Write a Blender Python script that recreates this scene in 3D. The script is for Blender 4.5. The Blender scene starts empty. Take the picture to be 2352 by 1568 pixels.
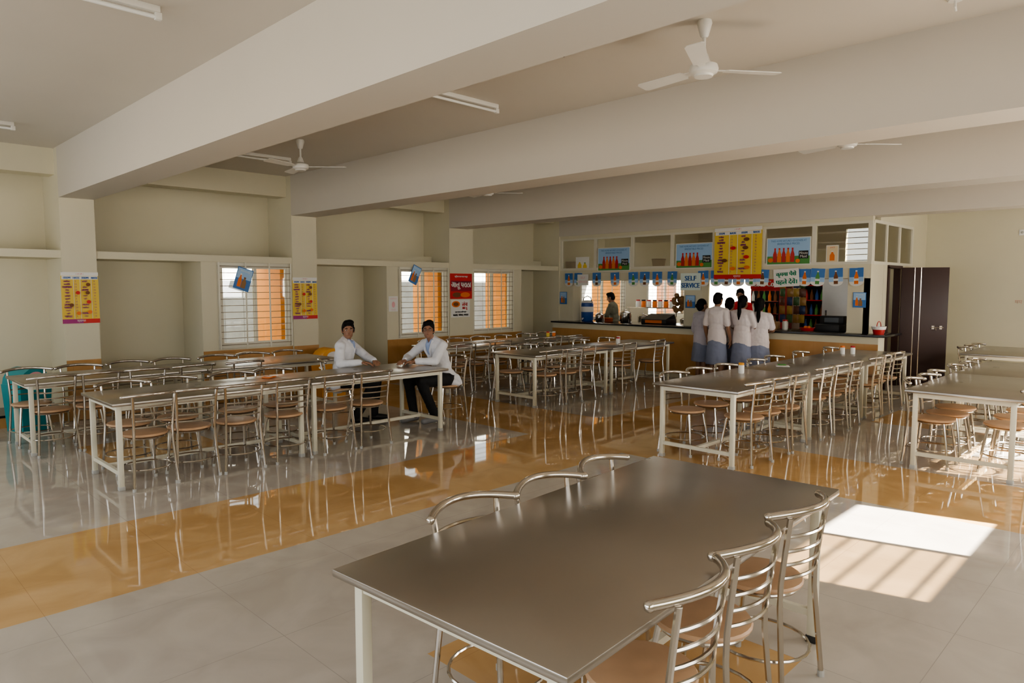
import bpy, bmesh, math, random
from mathutils import Vector as V, Matrix as Mx
RN=random.Random(7); SC=bpy.context.scene; COL=SC.collection; PI=math.pi
# ---------------------------------------------------------------- survey helpers (photo pixel + known plane -> plan)
def pt(px,py,z):
    a=(px-1176)/1600; b=(784-py)/1600; w=.997+b*.0773; v=-.0773+b*.997; t=(z-1.75)/v
    return (t*(.7108*w+.7034*a), t*(.7034*w-.7108*a))
def ky(px,x=12.12):
    a=(px-1176)/1600; return x*(.7034-.7108*a)/(.7108+.7034*a)
def wx(px,y=10.45):
    a=(px-1176)/1600; return y*(.7108+.7034*a)/(.7034-.7108*a)
def kz(px,py,x=12.12):
    a=(px-1176)/1600; b=(784-py)/1600; w=.997+b*.0773; v=-.0773+b*.997; return 1.75+v*x/(.7108*w+.7034*a)
def wz(px,py,y=10.45):
    a=(px-1176)/1600; b=(784-py)/1600; w=.997+b*.0773; v=-.0773+b*.997; return 1.75+v*y/(.7034*w-.7108*a)
# ---------------------------------------------------------------- materials
def mat(name,c,rough=.5,metal=0,var=.05,scale=6,bump=0,emit=0,spec=.5):
    m=bpy.data.materials.new(name); m.use_nodes=True; nt=m.node_tree; n=nt.nodes; l=nt.links
    p=n['Principled BSDF']; p.inputs['Roughness'].default_value=rough; p.inputs['Metallic'].default_value=metal
    p.inputs['Specular IOR Level'].default_value=spec
    tc=n.new('ShaderNodeTexCoord'); no=n.new('ShaderNodeTexNoise'); no.inputs['Scale'].default_value=scale; no.inputs['Detail'].default_value=4
    mx=n.new('ShaderNodeMix'); mx.data_type='RGBA'
    mx.inputs['A'].default_value=(*[max(0,x*(1-var)) for x in c],1); mx.inputs['B'].default_value=(*[min(1,x*(1+var)) for x in c],1)
    l.new(tc.outputs['Object'],no.inputs['Vector']); l.new(no.outputs['Fac'],mx.inputs['Factor']); l.new(mx.outputs['Result'],p.inputs['Base Color'])
    if bump:
        b=n.new('ShaderNodeBump'); b.inputs['Strength'].default_value=bump; b.inputs['Distance'].default_value=.01
        l.new(no.outputs['Fac'],b.inputs['Height']); l.new(b.outputs['Normal'],p.inputs['Normal'])
    if emit:
        l.new(mx.outputs['Result'],p.inputs['Emission Color']); p.inputs['Emission Strength'].default_value=emit
    return m
def tilemat(name,c1,c2,grout,size,rough,nscale=2.2,mort=.002):
    m=mat(name,c1,rough); nt=m.node_tree; n=nt.nodes; l=nt.links; p=n['Principled BSDF']
    tc=[x for x in n if x.type=='TEX_COORD'][0]; mx=[x for x in n if x.type=='MIX'][0]; no=[x for x in n if x.type=='TEX_NOISE'][0]
    no.inputs['Scale'].default_value=nscale; no.inputs['Detail'].default_value=8; no.inputs['Distortion'].default_value=1.2
    rp=n.new('ShaderNodeValToRGB'); rp.color_ramp.elements[0].position=.35; rp.color_ramp.elements[1].position=.68
    l.new(no.outputs['Fac'],rp.inputs['Fac']); l.new(rp.outputs['Color'],mx.inputs['Factor'])
    mx.inputs['A'].default_value=(*c1,1); mx.inputs['B'].default_value=(*c2,1)
    br=n.new('ShaderNodeTexBrick'); br.offset=0; br.inputs['Scale'].default_value=1; br.inputs['Brick Width'].default_value=size; br.inputs['Row Height'].default_value=size
    br.inputs['Mortar Size'].default_value=mort; br.inputs['Mortar'].default_value=(*grout,1)
    l.new(tc.outputs['Object'],br.inputs['Vector']); l.new(mx.outputs['Result'],br.inputs['Color1']); l.new(mx.outputs['Result'],br.inputs['Color2'])
    l.new(br.outputs['Color'],p.inputs['Base Color']); return m
def glassmat(name,tint=(.95,.97,.96),gl=.08):
    m=bpy.data.materials.new(name); m.use_nodes=True; nt=m.node_tree; nt.nodes.clear()
    o=nt.nodes.new('ShaderNodeOutputMaterial'); t=nt.nodes.new('ShaderNodeBsdfTransparent'); g=nt.nodes.new('ShaderNodeBsdfGlossy'); mx=nt.nodes.new('ShaderNodeMixShader')
    t.inputs['Color'].default_value=(*tint,1); g.inputs['Roughness'].default_value=.03; mx.inputs['Fac'].default_value=gl
    nt.links.new(t.outputs[0],mx.inputs[1]); nt.links.new(g.outputs[0],mx.inputs[2]); nt.links.new(mx.outputs[0],o.inputs['Surface']); return m
wallM=mat('cream_paint',(.68,.635,.485),.6,var=.03,scale=2,bump=.03)
ceilM=mat('ceiling_paint',(.62,.575,.505),.55,var=.03,scale=1.5)
floorM=tilemat('grey_vitrified_tile',(.475,.43,.38),(.55,.505,.45),(.40,.365,.33),.8,.035,mort=.002)
ofloorM=tilemat('ochre_vitrified_tile',(.54,.335,.15),(.63,.41,.195),(.46,.28,.13),.8,.035,mort=.0015)
dadoM=tilemat('orange_dado_tile',(.48,.265,.10),(.56,.32,.13),(.41,.23,.09),.4,.2)
outorM=mat('orange_exterior_paint',(.95,.34,.04),.7,var=.04)
outgrM=tilemat('grey_block_wall',(.36,.36,.35),(.44,.44,.43),(.25,.25,.24),.4,.8,mort=.014)
steelM=mat('polished_steel',(.64,.60,.55),.17,1,.04)
topM=mat('brushed_steel_top',(.45,.42,.385),.30,1,.05,1.7)
nt=topM.node_tree; p_=nt.nodes['Principled BSDF']; n2=nt.nodes.new('ShaderNodeTexNoise'); n2.inputs['Scale'].default_value=2.2; n2.inputs['Detail'].default_value=2
mr=nt.nodes.new('ShaderNodeMapRange'); mr.inputs['From Min'].default_value=.25; mr.inputs['From Max'].default_value=.75; mr.inputs['To Min'].default_value=.26; mr.inputs['To Max'].default_value=.37
n3=nt.nodes.new('ShaderNodeTexNoise'); n3.inputs['Scale'].default_value=2.0; n3.inputs['Detail'].default_value=0; bp=nt.nodes.new('ShaderNodeBump'); bp.inputs['Strength'].default_value=.10; bp.inputs['Distance'].default_value=.02
tcn=[x for x in nt.nodes if x.type=='TEX_COORD'][0]
nt.links.new(tcn.outputs['Object'],n2.inputs['Vector']); nt.links.new(tcn.outputs['Object'],n3.inputs['Vector']); nt.links.new(n2.outputs['Fac'],mr.inputs['Value']); nt.links.new(mr.outputs['Result'],p_.inputs['Roughness']); nt.links.new(n3.outputs['Fac'],bp.inputs['Height']); nt.links.new(bp.outputs['Normal'],p_.inputs['Normal'])
creamM=mat('cream_enamel',(.76,.73,.60),.4)
plyM=mat('plywood_seat',(.60,.385,.235),.4,var=.14,scale=9)
plyEdge=mat('plywood_edge',(.42,.25,.13),.5)
rubM=mat('black_rubber',(.03,.03,.03),.6); capM=mat('grey_plastic_cap',(.5,.5,.48),.5)
whiteM=mat('white_enamel',(.76,.74,.69),.35); tubeM=mat('white_tube',(.85,.85,.82),.3)
granM=mat('black_granite',(.02,.02,.022),.15,var=.4,scale=60)
alumM=mat('painted_window_frame',(.72,.69,.58),.4); glassM=glassmat('window_glass'); glass2=glassmat('kitchen_glass',(.80,.79,.74),.28); glass3=glassmat('amber_glass',(.62,.52,.38),.05)
barM=mat('bar_paint',(.36,.30,.23),.5); brownM=mat('brown_laminate',(.045,.019,.016),.45)
skinM=mat('brown_skin',(.34,.18,.115),.5,var=.06); skin2=mat('tan_skin',(.32,.175,.11),.5,var=.08)
hairM=mat('black_hair',(.006,.005,.005),.7,var=.3,scale=40,spec=.25); coatM=mat('white_coat_cloth',(.78,.79,.84),.8,bump=.3,scale=14)
blackCl=mat('black_trouser_cloth',(.010,.010,.012),.8); blueSh=mat('light_blue_shirt',(.36,.45,.68),.8)
pinkSh=mat('pale_shirt_cloth',(.80,.73,.73),.85,bump=.25,scale=8); greySk=mat('blue_grey_skirt',(.24,.27,.38),.85,bump=.3,scale=8); lavSh=mat('lavender_kurta',(.56,.53,.60),.85,bump=.2)
def C(n,c,r=.5,me=0): return mat(n,c,r,me,.03)
red=C('red_ink',(.62,.03,.03)); yel=C('yellow_paper',(.80,.58,.09)); wht=C('white_paper',(.80,.79,.76)); pur=C('purple_ink',(.28,.03,.22)); blu=C('sky_blue_print',(.06,.20,.52)); blu2=C('pale_blue_print',(.36,.56,.82)); grn=C('green_print',(.09,.30,.07)); dgr=C('dark_green_ink',(.0,.27,.13)); nav=C('blue_ink',(.03,.14,.42)); ora=C('orange_print',(.80,.20,.03)); blk=C('black_ink',(.015,.015,.015)); brn=C('brown_print',(.20,.07,.02)); pnk=C('pink_print',(.80,.45,.48)); cyan=C('pale_green_paper',(.68,.79,.75)); teal=C('teal_plastic',(.01,.27,.31),.35); mar=C('mustard_plastic',(.80,.36,.03),.4); tan=C('tan_wicker',(.33,.19,.09),.8); navp=C('blue_plastic',(.03,.10,.36),.35); clr=C('clear_plastic',(.72,.72,.68),.2); redp=C('red_plastic',(.50,.03,.03),.35); dgy=C('dark_strip',(.08,.08,.08))
# ---------------------------------------------------------------- mesh builder
class MB:
    def __init__(s): s.bm=bmesh.new(); s.ms=[]
    def mi(s,m):
        if m not in s.ms: s.ms.append(m)
        return s.ms.index(m)
    def add(s,vs,fs,m,M=None):
        k=s.mi(m); b=[s.bm.verts.new(M@V(v) if M else V(v)) for v in vs]
        for f in fs:
            try: s.bm.faces.new([b[i] for i in f]).material_index=k
            except ValueError: pass
    def box(s,a,b,m,bev=0,M=None,seg=2):
        t=bmesh.new(); bmesh.ops.create_cube(t,size=1)
        for v in t.verts: v.co=V([(a[i]+b[i])/2+v.co[i]*(b[i]-a[i]) for i in range(3)])
        if bev: bmesh.ops.bevel(t,geom=list(t.edges),offset=bev,segments=seg,affect='EDGES',profile=.5)
        t.verts.index_update(); s.add([v.co.copy() for v in t.verts],[[v.index for v in f.verts] for f in t.faces],m,M); t.free()
    def tube(s,pts,r,m,n=8,closed=False,M=None):
        P=[V(p) for p in pts]; N=len(P); rs=r if isinstance(r,(list,tuple)) else [r]*N; vs=[]; prev=None
        for i in range(N):
            if closed: t=P[(i+1)%N]-P[i-1]
            else: t=P[min(i+1,N-1)]-P[max(i-1,0)]
            t.normalize()
            if prev is None: u=t.cross(V((0,0,1)) if abs(t.z)<.9 else V((1,0,0)))
            else: u=prev-t*prev.dot(t)
            u.normalize(); prev=u; w=t.cross(u)
            for k in range(n):
                a=2*PI*k/n; vs.append(P[i]+(u*math.cos(a)+w*math.sin(a))*rs[i])
        fs=[]
        for i in range(N if closed else N-1):
            j=(i+1)%N
            for k in range(n): fs.append([i*n+k,i*n+(k+1)%n,j*n+(k+1)%n,j*n+k])
        if not closed: fs+= [list(range(n))[::-1],[(N-1)*n+k for k in range(n)]]
        s.add(vs,fs,m,M)
    def lathe(s,prof,m,c=(0,0,0),n=20,M=None):
        vs=[];fs=[];L=len(prof)
        for r,z in prof:
            for k in range(n):
                a=2*PI*k/n; vs.append((c[0]+max(r,.0004)*math.cos(a),c[1]+max(r,.0004)*math.sin(a),c[2]+z))
        for i in range(L-1):
            for k in range(n): fs.append([i*n+k,i*n+(k+1)%n,(i+1)*n+(k+1)%n,(i+1)*n+k])
        fs+= [list(range(n))[::-1],[(L-1)*n+k for k in range(n)]]
        s.add(vs,fs,m,M)
    def cap(s,p0,p1,r0,r1,m,n=12):
        p0=V(p0);p1=V(p1);d=p1-p0; L=max(d.length,1e-5); d/=L; pts=[];rs=[]
        for i in range(5): a=-PI/2+PI/2*i/5; pts.append(p0+d*(r0*math.sin(a))); rs.append(max(r0*math.cos(a),.0006))
        pts.append(p0);rs.append(r0);pts.append(p1);rs.append(r1)
        for i in range(1,6): a=PI/2*i/5; pts.append(p1+d*(r1*math.sin(a))); rs.append(max(r1*math.cos(a),.0006))
        u=d.cross(V((0,0,1)) if abs(d.z)<.9 else V((1,0,0))).normalized(); w=d.cross(u); vs=[];fs=[]
        for p,r in zip(pts,rs):
            for k in range(n): a=2*PI*k/n; vs.append(p+(u*math.cos(a)+w*math.sin(a))*r)
        N=len(pts)
        for i in range(N-1):
            for k in range(n): fs.append([i*n+k,i*n+(k+1)%n,(i+1)*n+(k+1)%n,(i+1)*n+k])
        fs+= [list(range(n))[::-1],[(N-1)*n+k for k in range(n)]]
        s.add(vs,fs,m)
    def ell(s,c,r,m,M=None,n=16):
        prof=[(math.cos(-PI/2+PI*i/10),math.sin(-PI/2+PI*i/10)) for i in range(11)]
        T=Mx.Translation(V(c))@(M.to_4x4() if M else Mx.Identity(4))@Mx.Diagonal((*r,1)); s.lathe(prof,m,n=n,M=T)
    def build(s,name,parent=None,loc=None,rot=None,ang=38,keep=False):
        bmesh.ops.recalc_face_normals(s.bm,faces=s.bm.faces)
        me=bpy.data.meshes.new(name); s.bm.to_mesh(me); s.bm.free()
        for m in s.ms: me.materials.append(m)
        me.shade_smooth(); me.set_sharp_from_angle(angle=math.radians(ang))
        o=bpy.data.objects.new(name,me); COL.objects.link(o)
        if parent: o.parent=parent
        if loc: o.location=loc
        if rot: o.rotation_euler=rot
        return o
def E(name,loc=(0,0,0),rz=0):
    o=bpy.data.objects.new(name,None); o.empty_display_size=.1; COL.objects.link(o); o.location=loc; o.rotation_euler=(0,0,rz); return o
def tag(o,label,cat,group=None):
    o['label']=label; o['category']=cat
    if group: o['group']=group
    return o
def struct(o,label=None):
    o['kind']='structure'
    if label: o['label']=label
    return o
def dup(root,loc,rz,label=None):
    r=root.copy(); COL.objects.link(r); r.location=loc; r.rotation_euler=(0,0,rz)
    if label: r['label']=label
    for ch in list(root.children):
        c=ch.copy(); COL.objects.link(c); c.parent=r
        for g in ch.children:
            d=g.copy(); COL.objects.link(d); d.parent=c
    return r
def boxes(name,m,bs,parent=None,bev=0):
    b=MB()
    for a,c in bs: b.box(a,c,m,bev)
    return b.build(name,parent)
ORD='first second third fourth fifth sixth seventh eighth ninth tenth eleventh twelfth'.split()
# ---------------------------------------------------------------- room shell
YW=10.5; YB=11.25; ZC=3.53; ZB=2.9
fl=MB(); XS=[-2,2,3.2,6,7.4,9.7,10.9,18.4]; YS=[-1.4,1.25,2.3,2.55,3.0,4.3,5.65,7.5,8.7,11.4]
for i in range(len(XS)-1):
    for j in range(len(YS)-1):
        x=(XS[i]+XS[i+1])/2; y=(YS[j]+YS[j+1])/2
        o=(6<x<7.4) or (4.3<y<5.65) or (2<x<3.2 and (1.25<y<2.55 or 7.5<y<8.7)) or (9.7<x<10.9 and 2.3<y<3)
        fl.add([(XS[i],YS[j],0),(XS[i+1],YS[j],0),(XS[i+1],YS[j+1],0),(XS[i],YS[j+1],0)],[[0,1,2,3]],ofloorM if o else floorM)
struct(fl.build('floor'),'glossy grey tiled floor with ochre strips')
struct(boxes('ceiling',ceilM,[((-2.2,-1.5,ZC),(18.5,11.4,ZC+.12))]),'flat cream ceiling slab between the beams')
COLS=[(2.33,2.73),(5.53,5.97),(8.83,9.45),(12.08,12.5)]
for i,(a,b) in enumerate(COLS):
    struct(boxes('trim_%d'%(i+1),ceilM,[((a,-1.29,ZB),(b if i!=2 else 9.3,YW-.05,ZC))]),['deep ceiling beam nearest the camera','second ceiling beam','third ceiling beam','ceiling beam over the kitchen front'][i])
wl=MB()
def W(a,b,m=wallM): wl.box(a,b,m)
W((-2,YB,2.13),(12.08,YB+.1,ZC))
for a,b in [(-2,2.33),(2.73,4.10),(5.97,7.39),(10.9,12.08)]: W((a,YB,0),(b,YB+.1,2.13))
for a,b in [(4.10,4.33),(7.39,7.64),(10.64,10.9)]: W((a,YW,0),(b,YB+.1,2.13))
for a,b in COLS: W((a,YW-.05,0),(b,YB+.12,ZC))
for a,b in [(4.33,5.53),(7.64,8.83),(9.45,10.64)]: W((a,YW,0),(b,YW+.12,.82))
for a,b in [(-2,2.33),(2.73,5.53),(5.97,8.83),(9.45,12.08)]:
    W((a,YW-.03,2.13),(b,YB,2.23)); W((a,YW+.1,3.2),(b,YW+.4,ZC))
    if a>3: W((a,YB-.25,2.23),(b,YB,2.36))
for a,b in [(-2,2.33),(2.73,4.10),(5.97,7.39),(10.9,12.08)]: W((a,YW+.02,.13),(b,YB,.16),granM); W((a,YW+.03,0),(b,YB,.13),dadoM)
W((12.5,YW,0),(12.9,YW+.12,ZC)); W((14.7,YW,0),(15.7,YW+.12,ZC)); W((17.6,YW,0),(18.3,YW+.12,ZC))
for a,b in [(12.9,14.7),(15.7,17.6)]: W((a,YW,0),(b,YW+.12,.95)); W((a,YW,2.1),(b,YW+.12,ZC))
struct(wl.build('wall_left'),'cream wall with niches, piers and a projecting ledge')
dd=MB()
for a,b,y in [(2.33,2.73,YW-.05),(5.53,5.97,YW-.05),(8.83,9.45,YW-.05),(4.10,5.53,YW),(7.39,8.83,YW),(9.45,10.9,YW)]: dd.box((a,y-.012,0),(b,y-.001,.80),dadoM)
struct(dd.build('baseboard_left'),'orange tiled dado along the window wall')
struct(boxes('wall_back',wallM,[((15.2,-1.4,0),(15.32,3.83,ZC))]),'plain cream wall beside the open brown door')
WINR=[(4.85,6.75),(8.2,10.1),(11.5,13.4)]; z0,z1=1.44,2.06
rb=[((-2,-1.42,0),(15.3,-1.3,z0)),((-2,-1.42,z1),(15.3,-1.3,ZC))]; xe=-2
for a,b in WINR: rb.append(((xe,-1.42,z0),(a,-1.3,z1))); xe=b
rb.append(((xe,-1.42,z0),(15.3,-1.3,z1))); struct(boxes('wall_right',wallM,rb))
struct(boxes('wall_front',wallM,[((-2.12,-1.4,0),(-2,11.35,.9)),((-2.12,-1.4,2.6),(-2,11.35,ZC)),((-2.12,-1.4,.9),(-2,0,2.6)),((-2.12,4.5,.9),(-2,5.5,2.6)),((-2.12,10,.9),(-2,11.35,2.6))]))
# kitchen shell
KX=12.12; KR=3.83
kf=MB()
for a,b in [(10.07,YW),(6.85,7.24),(KR,4.18)]: kf.box((KX,a,1.001),(KX+.25,b,1.9),wallM)
kf.box((KX,KR,1.9),(KX+.62,YW,2.13),wallM); kf.box((KX,KR,2.83),(KX+.1,YW,ZB),wallM)
struct(kf.build('wall_kitchen'),'cream kitchen front wall with two serving openings')
ks=MB(); ks.box((12.75,KR,0),(12.95,KR+.1,2.13),wallM); ks.box((12.12,KR+.005,1.001),(12.75,KR+.1,1.9),wallM); ks.box((13.65,KR,0),(18.3,KR+.1,2.13),wallM); ks.box((12.95,KR,2.08),(13.65,KR+.1,2.13),wallM)
ks.box((14.35,KR,2.13),(18.3,KR+.1,ZC),wallM); ks.box((12.5,KR,2.85),(14.35,KR+.1,ZC),wallM)
struct(ks.build('wall_kitchen_side'),'kitchen side wall with the doorway')
rear=MB()
for a,b in [((18.3,KR,0),(18.42,5.8,ZC)),((18.3,5.8,0),(18.42,6.4,2.35)),((18.3,5.8,3.2),(18.42,6.4,ZC)),((18.3,6.4,0),(18.42,8.7,ZC)),((18.3,8.7,0),(18.42,10.1,1.0)),((18.3,8.7,2.2),(18.42,10.1,ZC)),((18.3,10.1,0),(18.42,YW+.1,ZC))]: rear.box(a,b,wallM)
struct(rear.build('wall_kitchen_rear')); struct(boxes('wall_partition',wallM,[((15.0,KR+.1,0),(15.1,6.9,2.1))]))
# exterior
og=[((5.44,YW+.2,0),(5.52,11.55,2.12)),((8.74,YW+.2,0),(8.82,11.5,2.12)),((10.62,YW+.2,0),(10.635,11.34,2.12)),((14.75,YW+.2,0),(14.83,11.6,3.2)),((17.4,YW+.2,0),(17.48,11.3,3.2))]
struct(boxes('wall_outside',outorM,og),'orange exterior fins seen through the windows')
struct(boxes('wall_yard',outgrM,[((-2,14.2,-.2),(30,14.4,2.6))]),'grey block wall outside the windows')
struct(boxes('ground',mat('dusty_ground',(.40,.36,.30),.9),[((-30,11.4,-.3),(40,40,-.1)),((-30,-30,-.3),(40,-1.45,-.1))]))
# ---------------------------------------------------------------- windows
def window(n,a,b,zb,zt,y,label,grille=True):
    r=struct(E('window_%d'%n,(a,y,zb)),label); w=b-a; h=zt-zb
    f=MB(); t=.05
    for q in [((0,0,0),(w,.08,t)),((0,0,h-t),(w,.08,h)),((0,0,t),(t,.08,h-t)),((w-t,0,t),(w,.08,h-t))]: f.box(*q,alumM,.004)
    f.build('window_frame',r)
    for k in range(2):
        s=MB(); x0=t+k*(w/2-t-.02); x1=x0+w/2-t+.03; yy=.02+.03*k
        for q in [((x0,yy,t),(x0+.045,yy+.025,h-t)),((x1-.045,yy,t),(x1,yy+.025,h-t)),((x0+.045,yy,t),(x1-.045,yy+.025,t+.04)),((x0+.045,yy,h-t-.04),(x1-.045,yy+.025,h-t))]: s.box(*q,alumM)
        so=s.build('sash',r); p=MB(); p.box((x0+.045,yy+.01,t+.04),(x1-.045,yy+.014,h-t-.04),glassM); p.build('pane',so)
    if grille:
        g=MB(); nb=13
        for i in range(nb): z=.06+(h-.12)*i/(nb-1); g.tube([(.01,-.03,z),(w-.01,-.03,z)],.0055,barM,6)
        for x in (.02,w*.36,w*.68,w-.02): g.box((x-.012,-.036,.0),(x+.012,-.03,h),alumM)
        g.build('grille',r)
    return r
window(1,4.33,5.53,.82,2.13,YW,'barred sliding window in the nearest bay, tilted blue poster on it')
window(2,7.64,8.83,.82,2.13,YW,'barred sliding window in the middle bay')
window(3,9.45,10.64,.82,2.13,YW,'barred sliding window right of the red poster')
window(4,12.9,14.7,.95,2.1,YW,'kitchen window on the left wall'); window(5,15.7,17.6,.95,2.1,YW,'far kitchen window')
for i,(a,b) in enumerate(WINR):
    r=struct(E('window_%d'%(6+i),(a,-1.36,z0))); h=z1-z0; f=MB()
    for x in (0,.95,b-a-.04): f.box((x,-.03,0),(x+.04,.03,h),alumM)
    for k in range(5): f.tube([(0,0,.09+k*.12),(.97,0,.09+k*.12)],.010,barM,6)
    f.build('window_frame',r); f=MB(); f.box((.04,.012,0),(.95,.016,h),glass3); f.build('pane',r)
PY=[10.42,9.445,8.48,7.53,6.617,5.652,4.757,3.86]
r=struct(E('window_9',(KX,0,0)),'row of glazed panels above the serving hatch'); f=MB()
f.box((.0,3.83,2.13),(.06,10.45,2.18),alumM); f.box((0,3.83,2.79),(.06,10.45,2.83),alumM)
for y in PY: f.box((-.005,y-.035,2.18),(.06,y+.035,2.79),alumM)
f.build('window_frame',r)
for i in range(7): p=MB(); p.box((.025,PY[i+1]+.035,2.18),(.03,PY[i]-.035,2.79),glass2); p.build('pane',r)
r=struct(E('window_10',(0,KR,0)),'glazed panels over the kitchen side wall'); f=MB()
for z in (2.13,2.80): f.box((12.2,0,z),(14.35,.06,z+.05),alumM)
for x in (12.2,12.85,13.55,14.29): f.box((x,0,2.18),(x+.06,.06,2.8),alumM)
f.build('window_frame',r)
for a,b in ((12.26,12.85),(12.91,13.55),(13.61,14.29)): p=MB(); p.box((a,.025,2.18),(b,.03,2.8),glass2); p.build('pane',r)
r=struct(E('window_11',(18.3,5.8,2.35)),'small barred window high on the kitchen rear wall'); f=MB()
for k in range(6): f.tube([(.03,0,.07+.14*k),(.03,.6,.07+.14*k)],.012,barM,6)
f.build('grille',r)
# ---------------------------------------------------------------- door
d=struct(E('door_1',(13.68,KR-.01,0),math.atan2(-.64,.33)),'dark brown door leaf standing open at the kitchen doorway')
b=MB(); b.box((0,-.035,.01),(.74,0,2.1),brownM,.004); lf=b.build('door_leaf',d)
b=MB()
for x in (.2,.3): b.box((x,-.037,.01),(x+.012,-.034,2.1),steelM)
b.build('metal_strip',d)
b=MB(); b.tube([(.48,-.05,1.05),(.68,-.05,1.05)],.008,steelM); b.box((.5,-.045,1.02),(.54,-.034,1.08),steelM); b.box((.62,-.045,1.02),(.66,-.034,1.08),steelM); b.tube([(.56,-.05,1.05),(.56,-.075,1.0)],.007,steelM); b.build('latch',d)
b=MB(); b.box((12.93,KR-.03,0),(12.99,KR+.1,2.1),brownM); b.box((13.62,KR-.0,0),(13.68,KR+.1,2.1),brownM); b.box((12.93,KR-.03,2.08),(13.68,KR+.1,2.13),brownM)
struct(b.build('trim_5'),'brown door frame')
# ---------------------------------------------------------------- tables
def make_table(L,Wd):
    r=E('dining_table'); b=MB(); b.box((-L/2,-Wd/2,.742),(L/2,Wd/2,.77),topM,.006); b.build('tabletop',r)
    ix=L/2-.07; iy=Wd/2-.085; b=MB()
    for s in (-1,1):
        b.box((-ix,s*iy-.015,.695),(ix,s*iy+.015,.742),creamM); b.box((s*ix-.015,-iy,.695),(s*ix+.015,iy,.742),creamM)
    b.build('apron',r)
    for sx in (-1,1):
        for sy in (-1,1):
            b=MB(); b.box((sx*ix-.021,sy*iy-.021,.03),(sx*ix+.021,sy*iy+.021,.742),creamM,.003); lg=b.build('leg',r)
            b=MB(); b.box((sx*ix-.025,sy*iy-.025,0),(sx*ix+.025,sy*iy+.025,.035),capM if L<2 else rubM,.003); b.build('foot_cap',lg)
        b=MB(); b.box((sx*ix-.015,-iy+.02,.13),(sx*ix+.015,iy-.02,.165),creamM); b.build('stretcher',r)
    b=MB(); b.box((-ix+.015,-.017,.13),(ix-.015,.017,.165),creamM); b.build('stretcher',r)
    return r
# ---------------------------------------------------------------- chairs
def make_chair():
    r=E('dining_chair'); b=MB(); b.lathe([(0,.448),(.172,.448),(.19,.453)],plyEdge,n=28); b.lathe([(.19,.453),(.192,.462),(.186,.471),(.17,.474),(0,.474)],plyM,n=28); b.build('seat',r)
    b=MB(); b.tube([(.165*math.cos(a*PI/12),.165*math.sin(a*PI/12),.436) for a in range(24)],.011,steelM,6,True); b.build('seat_ring',r)
    for s in (-1,1):
        b=MB(); b.tube([(s*.19,-.215,.02),(s*.178,-.2,.2),(s*.165,-.182,.42),(s*.163,-.183,.52),(s*.168,-.2,.66),(s*.178,-.222,.815)],.0125,steelM,8); b.tube([(s*.1905,-.2155,0),(s*.1895,-.2145,.028)],.016,capM,8); b.build('rear_leg',r)
        b=MB(); b.tube([(s*.16,.175,.02),(s*.14,.15,.25),(s*.12,.12,.436)],.0125,steelM,8); b.tube([(s*.1605,.1755,0),(s*.1595,.1745,.028)],.016,capM,8); b.build('front_leg',r)
    b=MB(); b.tube([(.205*math.cos(a*PI/12),-.02+.205*math.sin(a*PI/12),.17) for a in range(24)],.0075,steelM,6,True); b.build('foot_ring',r)
    for z,y,w in ((.545,-.186,.163),(.605,-.193,.166),(.665,-.201,.168),(.73,-.21,.172)):
        b=MB(); b.tube([(w*t/4,y-.045*(1-(t/4)**2),z) for t in range(-4,5)],.0078,steelM,6); b.build('back_slat',r)
    b=MB(); b.tube([(.235*t/7,-.16-.105*(1-(t/7)**2),.818+.018*(1-(t/7)**2)) for t in range(-7,8)],.0165,steelM,10)
    for s in (-1,1): b.ell((s*.238,-.158,.817),(.0185,.0185,.0185),steelM,n=10)
    b.build('top_rail',r); return r
ch0=make_chair(); used=[False]
def chair(x,y,rz,label,group):
    if not used[0]: used[0]=True; o=ch0; o.location=(x,y,0); o.rotation_euler=(0,0,rz); o['label']=label
    else: o=dup(ch0,(x,y,0),rz,label)
    o['category']='chair'; o['group']=group; return o
T185=make_table(1.84,.95); T215=make_table(2.2,1.03); first=[True]
def row(x0,n,L,y0,Wd,near,far,desc,end,tl,group,ang=0):
    cx=x0+L*n/2; cy=y0+Wd/2
    rot=lambda x,y:(cx+(x-cx)*math.cos(ang)-(y-cy)*math.sin(ang),cy+(x-cx)*math.sin(ang)+(y-cy)*math.cos(ang))
    for i in range(n):
        loc=(x0+L*(i+.5),y0+Wd/2,0)
        if L>2: o=T215; o.location=loc; o.rotation_euler=(0,0,ang)
        elif first[0]: first[0]=False; o=T185; o.location=loc
        else: o=dup(T185,loc,0)
        tag(o,tl[i],'table','steel-topped canteen tables')
    for xs,sn,y,rz in ((near,'near',y0+.185,0),(far,'far',y0+Wd-.185,PI)):
        for i,x in enumerate(xs):
            X,Y=rot(x+RN.uniform(-.02,.02),y+RN.uniform(-.03,.02)*(1 if rz==0 else -1))
            chair(X,Y,rz+ang+RN.uniform(-.1,.1),'steel chair with wooden seat, %s from %s, %s side of %s'%(ORD[i],end,sn,desc),'steel chairs along '+desc)
row(1.265,1,2.2,1.145,1.03,[1.9,2.40,2.95],[1.97,2.45,2.95],'foreground table','front',['large steel-topped table with cream legs in the foreground'],'',.055)
row(1.75,2,1.85,6.47,.95,[2.05,2.47,2.89,3.36,3.9,4.38],[2.1,2.55,3.15,3.65],'seated men\'s row','left',['left steel-topped table of the row with the seated men','steel-topped table at which two white-coated people sit'],'')
row(1.5,2,1.85,8.47,.95,[1.75,2.2,2.7,3.2,3.8],[1.7,2.2,2.75,3.25,3.85,4.35,4.9],'the left wall row','left',['steel-topped table nearest the teal bin by the left wall','steel-topped table by the left wall behind the person without glasses'],'')
row(7.3,2,1.85,6.75,.95,[7.68,8.1,8.5,9.55,10.5],[7.6,8.1,8.6,9.5,10.2],'the centre row','left',['steel-topped table of the centre row, end nearest the aisle','steel-topped table of the centre row, end nearest the students'],'')
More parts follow.
